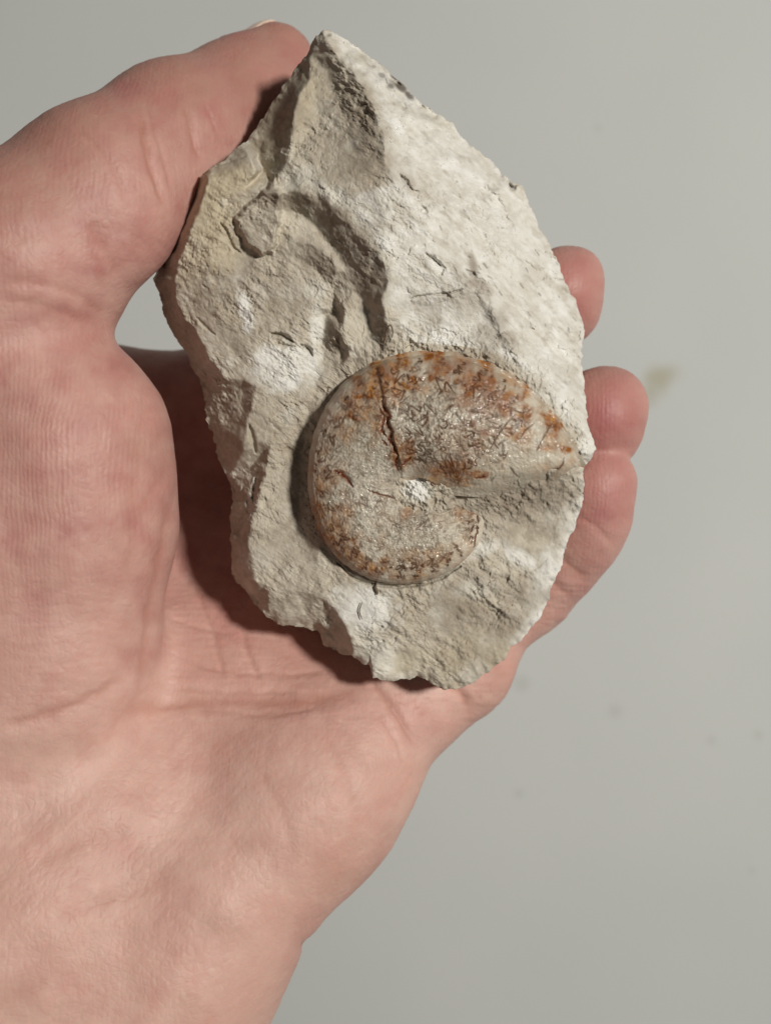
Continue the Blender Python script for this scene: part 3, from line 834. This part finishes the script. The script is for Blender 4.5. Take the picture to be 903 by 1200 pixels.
def stone_maps():
    W = Raster(150, 10, 730, 840, 1.0); B = Raster(150, 10, 730, 840, 1.0); O = Raster(150, 10, 730, 840, 1.0); K = Raster(150, 10, 730, 840, 2.0)
    W.a = (face_mask(W.X, W.Y) * np.clip(0.66 + 0.35 * fbm2((W.X * .7 + W.Y * .7) / 40, (W.Y - W.X) / 16, 5, 85, 0.7), 0.1, 1)).astype(np.float32)
    W.a += 0.25 * sstep(0.2, 0.8, fbm2(W.X / 45, W.Y / 45, 3, 83)).astype(np.float32)
    for b in ((487, 573, 15, 14, .95, 0), (330, 437, 34, 20, 1.0, 0.1), (318, 420, 22, 16, .9, 0), (352, 425, 24, 20, .9, 0), (286, 358, 8, 18, .9, -.2), (292, 375, 7, 14, .8, 0), (372, 385, 10, 22, .7, 0),
              (425, 712, 36, 26, .85, .3), (440, 770, 22, 24, .55, 0), (610, 655, 24, 10, .8, .6), (640, 675, 14, 34, .9, .35), (668, 610, 12, 30, .6, .2), (560, 645, 26, 9, .6, -.3), (620, 735, 10, 30, .7, .6),
              (540, 195, 26, 60, .7, -.6), (600, 280, 34, 60, .8, -.5), (480, 300, 34, 26, .5, .5), (470, 345, 16, 20, .8, 0), (690, 520, 12, 22, .8, 0), (555, 690, 24, 12, .45, 0), (395, 230, 40, 10, .4, .5), (370, 340, 14, 10, .5, 0)):
        W.blob(b[0], b[1], b[2], b[3], b[4], b[5])
    W.stroke(smooth_line([(692, 545), (682, 590), (664, 640), (650, 680), (636, 718), (604, 752)], 6), 8, 0.95, taper=False)
    for b in ((554, 312, 5, 15, .85, -.15), (564, 336, 15, 8, .75, .5), (612, 582, 66, 24, .9, -.06), (540, 590, 26, 14, .5, -.1), (590, 610, 30, 24, .5, 0), (640, 620, 30, 16, .45, 0), (600, 690, 50, 18, .7, .2), (545, 715, 40, 16, .6, .2), (590, 735, 30, 22, .7, 0), (530, 705, 20, 30, .5, 0),  # shade painted in the recess under the aperture, brown patches around it
              (405, 120, 40, 34, .45, .8), (432, 160, 18, 40, .5, 0), (385, 160, 40, 40, .25, 0), (545, 352, 34, 18, .55, .3), (578, 392, 22, 26, .65, .5), (500, 360, 40, 14, .4, 0), (575, 415, 24, 10, .6, .8), (345, 330, 30, 40, .35, .4),  # shade painted in the ridge hollow, then brown patches
              (350, 240, 34, 13, .95, .2), (400, 272, 40, 19, .95, .85), (430, 314, 20, 38, .95, -.3), (412, 290, 24, 24, .9, 0), (375, 302, 34, 14, .6, .6), (445, 385, 10, 30, .6, -.2), (392, 392, 12, 26, .6, 0), (325, 140, 22, 50, .8, .45), (500, 330, 40, 8, .3, 0), (470, 240, 14, 24, .3, -.5), (245, 350, 40, 20, .3, .5), (290, 330, 30, 20, .3, 0), (280, 405, 8, 20, .6, -.3), (300, 470, 40, 20, .25, 0), (310, 640, 40, 30, .3, 0), (345, 585, 26, 60, .35, 0), (555, 770, 30, 18, .4, 0), (470, 210, 12, 30, .4, -.4)):  # shade painted on the scars, pocket and left facet, among brown patches
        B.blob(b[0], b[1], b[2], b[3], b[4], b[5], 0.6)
    B.a = np.maximum(B.a, (0.5 * face_mask(B.X, B.Y) * sstep(.35, .9, fbm2((B.X + B.Y) / 34, (B.Y - B.X) / 12, 4, 145, .6))).astype(np.float32))
    W.a *= 1 - 0.8 * np.clip(B.a, 0, 1)
    for b in ((262, 215, 40, 18, .8, -.3), (250, 250, 24, 40, .7, .3), (255, 290, 20, 26, .6, 0), (225, 290, 24, 50, .35, .3), (510, 135, 34, 9, .45, .65), (545, 700, 30, 20, .2, 0), (460, 775, 40, 14, .4, 0), (355, 115, 20, 40, .4, .3), (320, 150, 20, 40, .5, .4), (425, 68, 12, 8, .5, .5),
              (560, 765, 50, 24, .35, -.3), (575, 500, 10, 10, 0, 0), (615, 225, 10, 20, .3, 0)):
        O.blob(b[0], b[1], b[2], b[3], b[4], b[5], 0.6)
    for pts_, w, dep in STONE_CRACKS:
        L_ = smooth_line(pts_, 7); K.stroke(L_ + rng.normal(0, 0.35, L_.shape), w * 0.5, min(0.6, 0.15 + dep * 0.3) * (0 if w >= 3.0 else 1))
    for b in ((463, 90, 6, 3, .75, .7), (469, 102, 10, 4.5, .85, .5), (479, 111, 7, 4, .8, .9), (458, 101, 5, 3, .7, .3), (447, 88, 4, 2.5, .5, .4), (474, 94, 5, 3, .5, .8), (438, 78, 3, 2, .4, 0), (432, 62, 3, 2, .4, 0), (600, 219, 5, 3, .5, .7), (386, 41, 3, 2, .5, 0)):
        K.blob(b[0], b[1], b[2], b[3], b[4], b[5], 0.5)
    r = random.Random(5)
    for cx, cy, nn, sp in ((466, 102, 14, 12), (585, 300, 14, 40), (540, 240, 10, 30), (640, 370, 10, 25), (560, 330, 8, 12), (580, 395, 12, 12), (650, 300, 4, 12), (480, 250, 4, 25), (520, 320, 5, 40), (330, 445, 12, 14), (600, 700, 18, 45), (620, 590, 16, 45), (540, 760, 10, 30), (640, 420, 6, 30), (360, 300, 14, 40)):
        for k in range(nn):
            x, y = cx + r.gauss(0, sp), cy + r.gauss(0, sp * 0.7)
            a = r.uniform(0.6, 1.4); l = r.uniform(1.5, 6.0)
            K.stroke([(x, y), (x + l * math.cos(a), y + l * math.sin(a))], r.uniform(0.5, 1.0), r.uniform(0.3, 0.7), taper=False)
    return W, B, O, K

# ---- ammonite: a logarithmic whorl round the umbilicus
UC = np.array([490.0, 577.0])
RK = np.array([(-20, 150), (0, 172), (9.5, 199), (20.6, 190), (34, 182), (48, 178), (62, 172.5), (76, 169), (93.5, 165), (108, 162), (123, 156), (139, 147), (155, 138), (172, 131), (191, 126), (208, 124), (223, 121.5), (239, 117), (257, 110.5), (278, 103), (301, 97), (318, 93), (345, 80), (365, 70)], float)
THA, TH0, TH1 = 9.3, -5.0, 352.0      # aperture margin, first and last ray of the mesh

def shell_coords(px, py):
    dx, dy = px - UC[0], -(py - UC[1])
    th = np.degrees(np.arctan2(dy, dx)); th = np.where(th < 1.3, th + 360, th)
    r = np.hypot(dx, dy); R = np.interp(th, RK[:, 0], RK[:, 1])
    t = r / R
    inside = sstep(0, 0.05, 1.0 - t) * sstep(0, 2, th - THA - 1) * (1 - sstep(TH1 - 22, TH1 - 8, th))
    return th, t, inside

def edge_height(r):
    """height of the shell along its aperture margin, r pixels from the navel"""
    R = np.interp(THA + 1, RK[:, 0], RK[:, 1])
    return 0.35 + 0.295 * hmul(THA + 1) * R * PXM * np.interp(np.clip(r / R, 0, 1), PROF_T, PROF_H)

PROF_T = np.array([0, .06, .12, .18, .26, .36, .48, .60, .72, .82, .90, .95, .98, 1.0])
PROF_H = np.array([.26, .30, .40, .57, .80, .96, 1.0, .97, .89, .78, .64, .48, .30, .06])

def hmul(th):
    return np.interp(th, [9, 25, 70], [0.5, 0.72, 1.0])

def top_side(th):
    return sstep(-5, 8, th) * (1 - sstep(95, 122, th))

def shell_height(px, py):
    th, t, _ = shell_coords(px, py)
    R = np.interp(th, RK[:, 0], RK[:, 1]) * PXM
    H = 0.295 * R * hmul(th)
    base = np.interp(th, [0, 60, 120, 180, 230, 290, 360], [0.2, 1.6, 0.6, -0.6, -1.0, -0.8, -0.8])
    prof = np.maximum(np.interp(np.clip(t, 0, 1), PROF_T, PROF_H), 0.36 * sstep(0.5, 0.8, t) * top_side(th))
    return base + H * prof * (1 - sstep(TH1 - 60, TH1 - 4, th) * 0.75)

def build_shell(root):
    RES = 3.0
    box = (345, 400, 710, 700)
    S = Raster(*box, RES); RU = Raster(*box, RES); PL = Raster(*box, RES); CR = Raster(*box, RES); PA = Raster(*box, RES)
    r = random.Random(11)
    def pt(th, t):
        R = np.interp(th, RK[:, 0], RK[:, 1]); a = math.radians(th)
        return np.array([UC[0] + math.cos(a) * R * t, UC[1] - math.sin(a) * R * t])
    # suture lines: leafy saddles, each a rosette of short curved strokes
    th = 26.0
    def fold(pts, amp, sub, jit):
        out = [pts[0]]; sg = 1
        for p, q in zip(pts[:-1], pts[1:]):
            d = q - p; nn = np.array([-d[1], d[0]])
            for m_ in range(1, sub):
                f = m_ / sub + r.uniform(-.1, .1) / sub
                out.append(p + d * f + nn * sg * amp * r.uniform(1 - jit, 1 + jit)); sg = -sg
            out.append(q)
        return np.array(out)
    while th < 340:
        Rr = np.interp(th, RK[:, 0], RK[:, 1])
        tt = [0.2, .27, .33, .41, .48, .57, .64, .73, .79, .86, .90, .94]
        off = [0, 3.2, -2.6, 4.0, -3.6, 4.2, -3.8, 3.4, -2.8, 2.2, -1.2, 0]
        line = np.array([pt(th + o * r.uniform(.7, 1.2), t_ + r.uniform(-.015, .015)) for t_, o in zip(tt, off)])
        line = smooth_line(fold(line, .42, 4, .5), 4)
        for k in range(0, len(line) - 1, 10):
            S.stroke(line[k:k + 11], r.uniform(1.0, 2.0), r.choice((.1, .3, .6, .9, 1.0)))
        for t_ in (0.3, .44, .6, .76):
            c = pt(th + r.uniform(3, 6), t_ + r.uniform(-.03, .03)); rad = .05 * Rr
            PA.blob(c[0], c[1], rad * r.uniform(.7, 1.4), rad * r.uniform(.7, 1.4), r.uniform(.2, .75), r.uniform(0, 3), .4)
            n = r.randint(3, 6); a0 = r.uniform(0, 6.28)
            for k in range(n):
                a = a0 + 6.283 * k / n + r.uniform(-.4, .4); bend = r.uniform(-.8, .8)
                p = [c + np.array([math.cos(a + bend * q * q), math.sin(a + bend * q * q)]) * rad * (.7 + .9 * q) for q in (0, .5, 1)]
                S.stroke(p, r.uniform(1.3, 2.3), r.uniform(.3, 1.0))
        th += 9.5 * (165 / Rr) ** 0.5
    for k in range(200):
        a = r.triangular(14, 335, 60); tt = r.uniform(.25, .93); c = pt(a, tt)
        q_ = r.uniform(0, 6.28); l = r.uniform(.6, 2.4)
        S.stroke([c, c + l * np.array([math.cos(q_), math.sin(q_)])], r.uniform(.9, 1.9), r.uniform(.4, 1.0), taper=False)
    for k in range(160):
        a = r.uniform(12, 335); tt = r.uniform(.2, .95); c = pt(a, tt); b = r.uniform(0, 6.28); l = r.uniform(3, 6.5); bd = r.uniform(-1.2, 1.2)
        S.stroke([c, c + l * np.array([math.cos(b), math.sin(b)]), c + l * 1.7 * np.array([math.cos(b + bd), math.sin(b + bd)])], r.uniform(1.3, 2.2), r.uniform(.35, 1.0))
    thm, tm, _ = shell_coords(S.X, S.Y)
    S.a *= np.clip(np.interp(thm, [0, 100, 118, 200, 260, 340], [1, 1, .5, .55, .6, .6]) + 0.45 * sstep(.7, .85, tm) + 0.3 * fbm2(S.X / 25, S.Y / 25, 3, 99), 0.1, 1.1).astype(np.float32)
    # body chamber near the aperture: fewer, longer streaks
    X, Y = S.X, S.Y
    clear = sstep(598, 625, X) * sstep(455, 475, Y)
    S.a *= (1 - 0.8 * clear)
    for p in ([(571, 532), (580, 515), (592, 498), (603, 486)], [(607, 519), (614, 506), (625, 496)], [(609, 502), (612, 488), (613, 480)], [(632, 520), (640, 506), (648, 494)], [(628, 528), (634, 518)], [(648, 502), (656, 490), (652, 482)],
              [(645, 551), (656, 548), (661, 536)], [(667, 559), (672, 555), (676, 549)], [(580, 462), (583, 452)], [(588, 462), (592, 450)], [(596, 546), (602, 554), (608, 560)], [(565, 534), (568, 528)], [(640, 498), (650, 500), (655, 501)], [(600, 480), (612, 484), (622, 480)]):
        L = smooth_line(p, 5); S.stroke(L + rng.normal(0, .4, L.shape), 1.25, 0.95)
    # rust
    thm, tm, _ = shell_coords(X, Y)
    nz = fbm2(X / 20, Y / 20, 4, 101)
    rim = sstep(.58, .92, tm + .10 * nz) * np.interp(thm, [0, 15, 30, 60, 100, 125, 150, 180, 205, 240, 270, 300, 330], [.1, .35, .75, .8, .8, .8, .25, .55, .8, .55, .4, .35, 0]) * sstep(-1.0, .7, nz)
    rim *= 1 - 0.8 * sstep(.94, .985, tm) * sstep(115, 130, thm) * (1 - sstep(165, 180, thm))
    RU.a = np.clip(rim * 1.1 + 0.16 * sstep(-.2, .8, nz), 0, 1).astype(np.float32)
    for b in ((452, 450, 26, 26, .75, 0), (425, 470, 16, 28, .6, .3), (445, 480, 10, 36, .6, .15), (470, 530, 16, 18, .7, 0), (405, 505, 16, 12, .45, 0), (383, 560, 16, 14, .5, 0), (530, 553, 30, 14, .75, .1), (505, 565, 24, 8, .5, .1), (662, 527, 8, 5, 1.0, .2), (640, 524, 12, 5, .6, 0), (558, 556, 14, 6, .7, 0), (478, 602, 10, 8, .55, 0), (545, 600, 14, 14, .5, 0), (495, 655, 40, 12, .45, 0), (395, 615, 14, 30, .55, .4), (410, 650, 24, 12, .6, .6), (540, 520, 40, 20, .25, 0)):
        RU.blob(*b[:6])
    RU.a *= np.clip(0.95 + 0.4 * fbm2(X / 9, Y / 9, 4, 161, .7), 0.4, 1.2).astype(np.float32)
    for b in ((560, 448, 22, 14, .65, .2), (590, 470, 14, 10, .7, 0), (545, 470, 20, 10, .5, .4), (530, 430, 26, 12, .5, 0), (575, 485, 14, 12, .45, 0), (553, 497, 7, 5, .8, 0), (566, 507, 7, 5, .8, 0), (558, 520, 5, 4, .8, 0), (543, 532, 8, 4, .6, 0), (520, 545, 40, 12, .35, 0), (571, 460, 6, 6, .8, 0), (420, 452, 7, 10, .5, .4), (410, 474, 5, 5, .8, 0), (450, 437, 10, 6, .5, 0), (567, 558, 4, 3, 1, 0)):
        PL.blob(*b[:6])
    PL.a = np.maximum(PL.a, 0.55 * sstep(.05, .7, fbm2(X / 8, Y / 8, 3, 151)) * sstep(22, 34, thm) * (1 - sstep(95, 112, thm)) * sstep(.3, .45, tm) * (1 - sstep(.86, .93, tm))).astype(np.float32)
    for k in range(70):
        a = r.uniform(32, 62); tt = r.uniform(.45, .82); c = pt(a, tt)
        PL.blob(c[0], c[1], r.uniform(1.8, 3.6), r.uniform(1.5, 2.8), r.uniform(.4, .85), r.uniform(0, 3))
    # cracks
    for p, w in (([(447, 470), (450, 479), (456, 486), (453, 497), (459, 505), (456, 515), (462, 523), (461, 531)], 2.7), ([(443, 476), (449, 490), (447, 503), (452, 512)], 1.6), ([(461, 526), (466, 534), (463, 543), (467, 552)], 1.3), ([(391, 552), (400, 556), (408, 564), (413, 571)], 2.6), ([(430, 574), (442, 578), (465, 586)], .9), ([(448, 515), (452, 522)], 1.2),
                 ([(490, 562), (500, 564), (511, 568)], .9), ([(488, 575), (491, 590)], .9), ([(554, 642), (557, 628), (560, 616)], .9), ([(560, 612), (557, 602), (550, 596)], .8), ([(469, 546), (482, 536)], 1.4), ([(555, 560), (570, 559)], 1.2)):
        L = smooth_line(p, 7); CR.stroke(L + rng.normal(0, .6, L.shape), w, 1.0)
    for b in ((620, 500, 40, 22, .6, .4), (655, 540, 40, 12, .75, 0), (375, 470, 10, 50, .4, .4), (395, 465, 14, 30, .45, .5), (512, 487, 14, 10, .4, 0), (555, 485, 12, 8, .5, 0), (540, 500, 18, 10, .35, 0), (500, 640, 40, 14, .3, 0)):
        PA.blob(*b[:6])
    # mesh: rings from the umbilicus outwards, then down into the stone
    NT, NR = 800, 230
    ths = np.linspace(TH0, TH1, NT); ts = np.concatenate([np.linspace(0.10, 0.9, NR - 40), np.linspace(0.9, 1.0, 41)[1:]])
    TH, T = np.meshgrid(ths, ts)
    # aperture margin is not a straight spoke
    R = np.interp(TH, RK[:, 0], RK[:, 1])
    wob = 0 * T
    A = np.radians(TH - wob)
    px = UC[0] + np.cos(A) * R * T; py = UC[1] - np.sin(A) * R * T
    jr = 1 + 0.008 * noise2(np.cos(A) * 14, np.sin(A) * 14, 9) * sstep(.8, 1, T)
    px = UC[0] + (px - UC[0]) * jr; py = UC[1] + (py - UC[1]) * jr
    Rm = R * PXM
    prof = np.maximum(np.interp(T, PROF_T, PROF_H), 0.36 * sstep(0.5, 0.8, T) * top_side(TH))
    base = np.interp(TH, [0, 60, 120, 180, 230, 290, 360], [0.2, 1.6, 0.6, -0.6, -1.0, -0.8, -0.8])
    h = base + 0.295 * Rm * hmul(TH) * prof * (1 - sstep(TH1 - 60, TH1 - 4, TH) * 0.75)
    h = h - 2.5 * sstep(TH1 - 16, TH1, TH)
    xa = R * T * PXM * np.sin(np.radians(np.clip(THA + 5 - TH + 1.5 * noise2(T * 7, TH * 0 + 1.7, 17), 0, 30)))
    h = h - 0.26 * xa ** 2
    s_, c_ = S.sample(px, py), CR.sample(px, py)
    mid = sstep(0.12, 0.2, T) * (1 - sstep(0.93, 1.0, T))
    h += mid * (0.10 * fbm2(px / 10, py / 10, 3, 111) + 0.07 * fbm2(px / 3, py / 3, 3, 113, .6))
    h -= 0.07 * s_ * mid + 0.25 * c_
    h += 0.16 * np.cos(np.radians(TH) * 30 + 3 * T) * mid * sstep(0.5, 0.9, T) * 0.5
    # a slab of the last half whorl stands a little proud along the crack
    h += 0.5 * sstep(0, 5, px - np.interp(py, [412, 468, 515, 552], [437, 447, 458, 468])) * (py < 560) * (1 - sstep(0, 26, px - np.interp(py, [412, 468, 515, 552], [437, 447, 458, 468]))) * mid
    # skirt
    n_s = 8
    sk = []
    for k in range(1, n_s + 1):
        w = k / n_s
        sk.append((UC[0] + (px[-1] - UC[0]) * (1 - 0.03 * w), UC[1] + (py[-1] - UC[1]) * (1 - 0.03 * w), h[-1] - 4.5 * w))
    PX = np.vstack([px] + [k[0][None] for k in sk]); PY = np.vstack([py] + [k[1][None] for k in sk]); H = np.vstack([h] + [k[2][None] for k in sk])
    nr = PX.shape[0]
    Vt = P(PX.ravel(), PY.ravel(), H.ravel())
    # underside, buried: same footprint, flat
    Hb = np.full(H.shape, -6.0)
    step_r = np.arange(0, nr)
    i = np.arange(nr * NT).reshape(nr, NT)
    q = np.stack([i[:-1, :-1], i[1:, :-1], i[1:, 1:], i[:-1, 1:]], -1).reshape(-1, 4)
    # closing walls at aperture, end and umbilicus
    nb = len(Vt)
    loop = np.concatenate([i[0, :], i[1:, -1], i[-1, -2::-1], i[-2:0:-1, 0]])
    lv = Vt[loop].copy(); lpx, lpy = to_px(lv)
    low = P(lpx, lpy, np.minimum(lv[:, 2] - 0.5, -5.5))
    cidx = nb + len(low)
    V = np.vstack([Vt, low, P(UC[0], UC[1], -5.5)[None]])
    a = loop; b = np.roll(loop, -1); la = nb + np.arange(len(loop)); lb = np.roll(la, -1)
    q = np.vstack([q, np.stack([a, b, lb, la], -1)])
    tr = np.stack([np.full(len(loop), cidx), la, lb], -1)
    vpx, vpy = to_px(V)
    tcoord = np.concatenate([np.vstack([T] + [np.ones((1, NT))] * n_s).ravel(), np.ones(len(low) + 1)])
    thc = np.concatenate([np.vstack([TH] + [TH[:1]] * n_s).ravel(), np.zeros(len(low) + 1)])
    gl = np.clip(0.75 + 0.5 * fbm2(vpx / 22, vpy / 22, 3, 121), 0.15, 1) * (1 - sstep(TH1 - 30, TH1 - 14, thc))
    g = lambda Rr: np.clip(Rr.sample(vpx, vpy), 0, 1)
    o = mesh_obj('ammonite', V, q, M_SHELL, root, tris=tr,
                 attrs={'suture': g(S) * sstep(.14, .24, tcoord) * (1 - sstep(.94, .99, tcoord)), 'rust': g(RU), 'plum': g(PL), 'crack': g(CR), 'pale': g(PA), 'gloss': gl})
    o['label'] = 'rust stained coiled ammonite with leafy suture lines, half buried in the stone'
    return o

root = bpy.data.objects.new('fossil_rock', None); col.objects.link(root)
root.location = world_m(P(440, 470, -27)[None])[0]
root.empty_display_size = 0.01
tag(root, 'pale broken limestone lump with a rust stained ammonite, resting in the open palm', 'fossil')
bpy.context.view_layer.update()
stone = build_stone(root)
shell = build_shell(root)

# hair-thin dry rootlets lying on the stone
def rootlet(pts, w):
    L = smooth_line(pts, 6); hh = HR.sample(L[:, 0], L[:, 1]) + 0.4
    th, t, ins = shell_coords(L[:, 0], L[:, 1])
    hh = np.where(ins > 0.2, shell_height(L[:, 0], L[:, 1]) + 0.3, hh)
    C = P(L[:, 0], L[:, 1], hh); n = len(C); v = []
    for k in range(n):
        d = C[min(k + 1, n - 1)] - C[max(k - 1, 0)]; d /= np.linalg.norm(d) + 1e-9
        s = np.cross(d, [0, 0, 1]); s /= np.linalg.norm(s) + 1e-9; u = np.cross(s, d)
        ww = w * (0.4 + 0.6 * math.sin(math.pi * (k + .5) / n))
        for a in range(6):
            v.append(C[k] + ww * (s * math.cos(a * math.pi / 3) + u * math.sin(a * math.pi / 3)))
    q = [(k * 6 + a, k * 6 + (a + 1) % 6, (k + 1) * 6 + (a + 1) % 6, (k + 1) * 6 + a) for k in range(n - 1) for a in range(6)]
    return mesh_obj('rootlet', np.array(v), q, M_ROOT, root)
for p, w in (([(449, 414), (450, 400), (452, 388), (457, 381), (460, 388), (459, 396)], 0.13), ([(441, 682), (440, 688), (442, 694), (441, 697)], 0.2), ([(424, 706), (421, 716), (424, 726)], 0.1),
             ):
    rootlet(p, w)
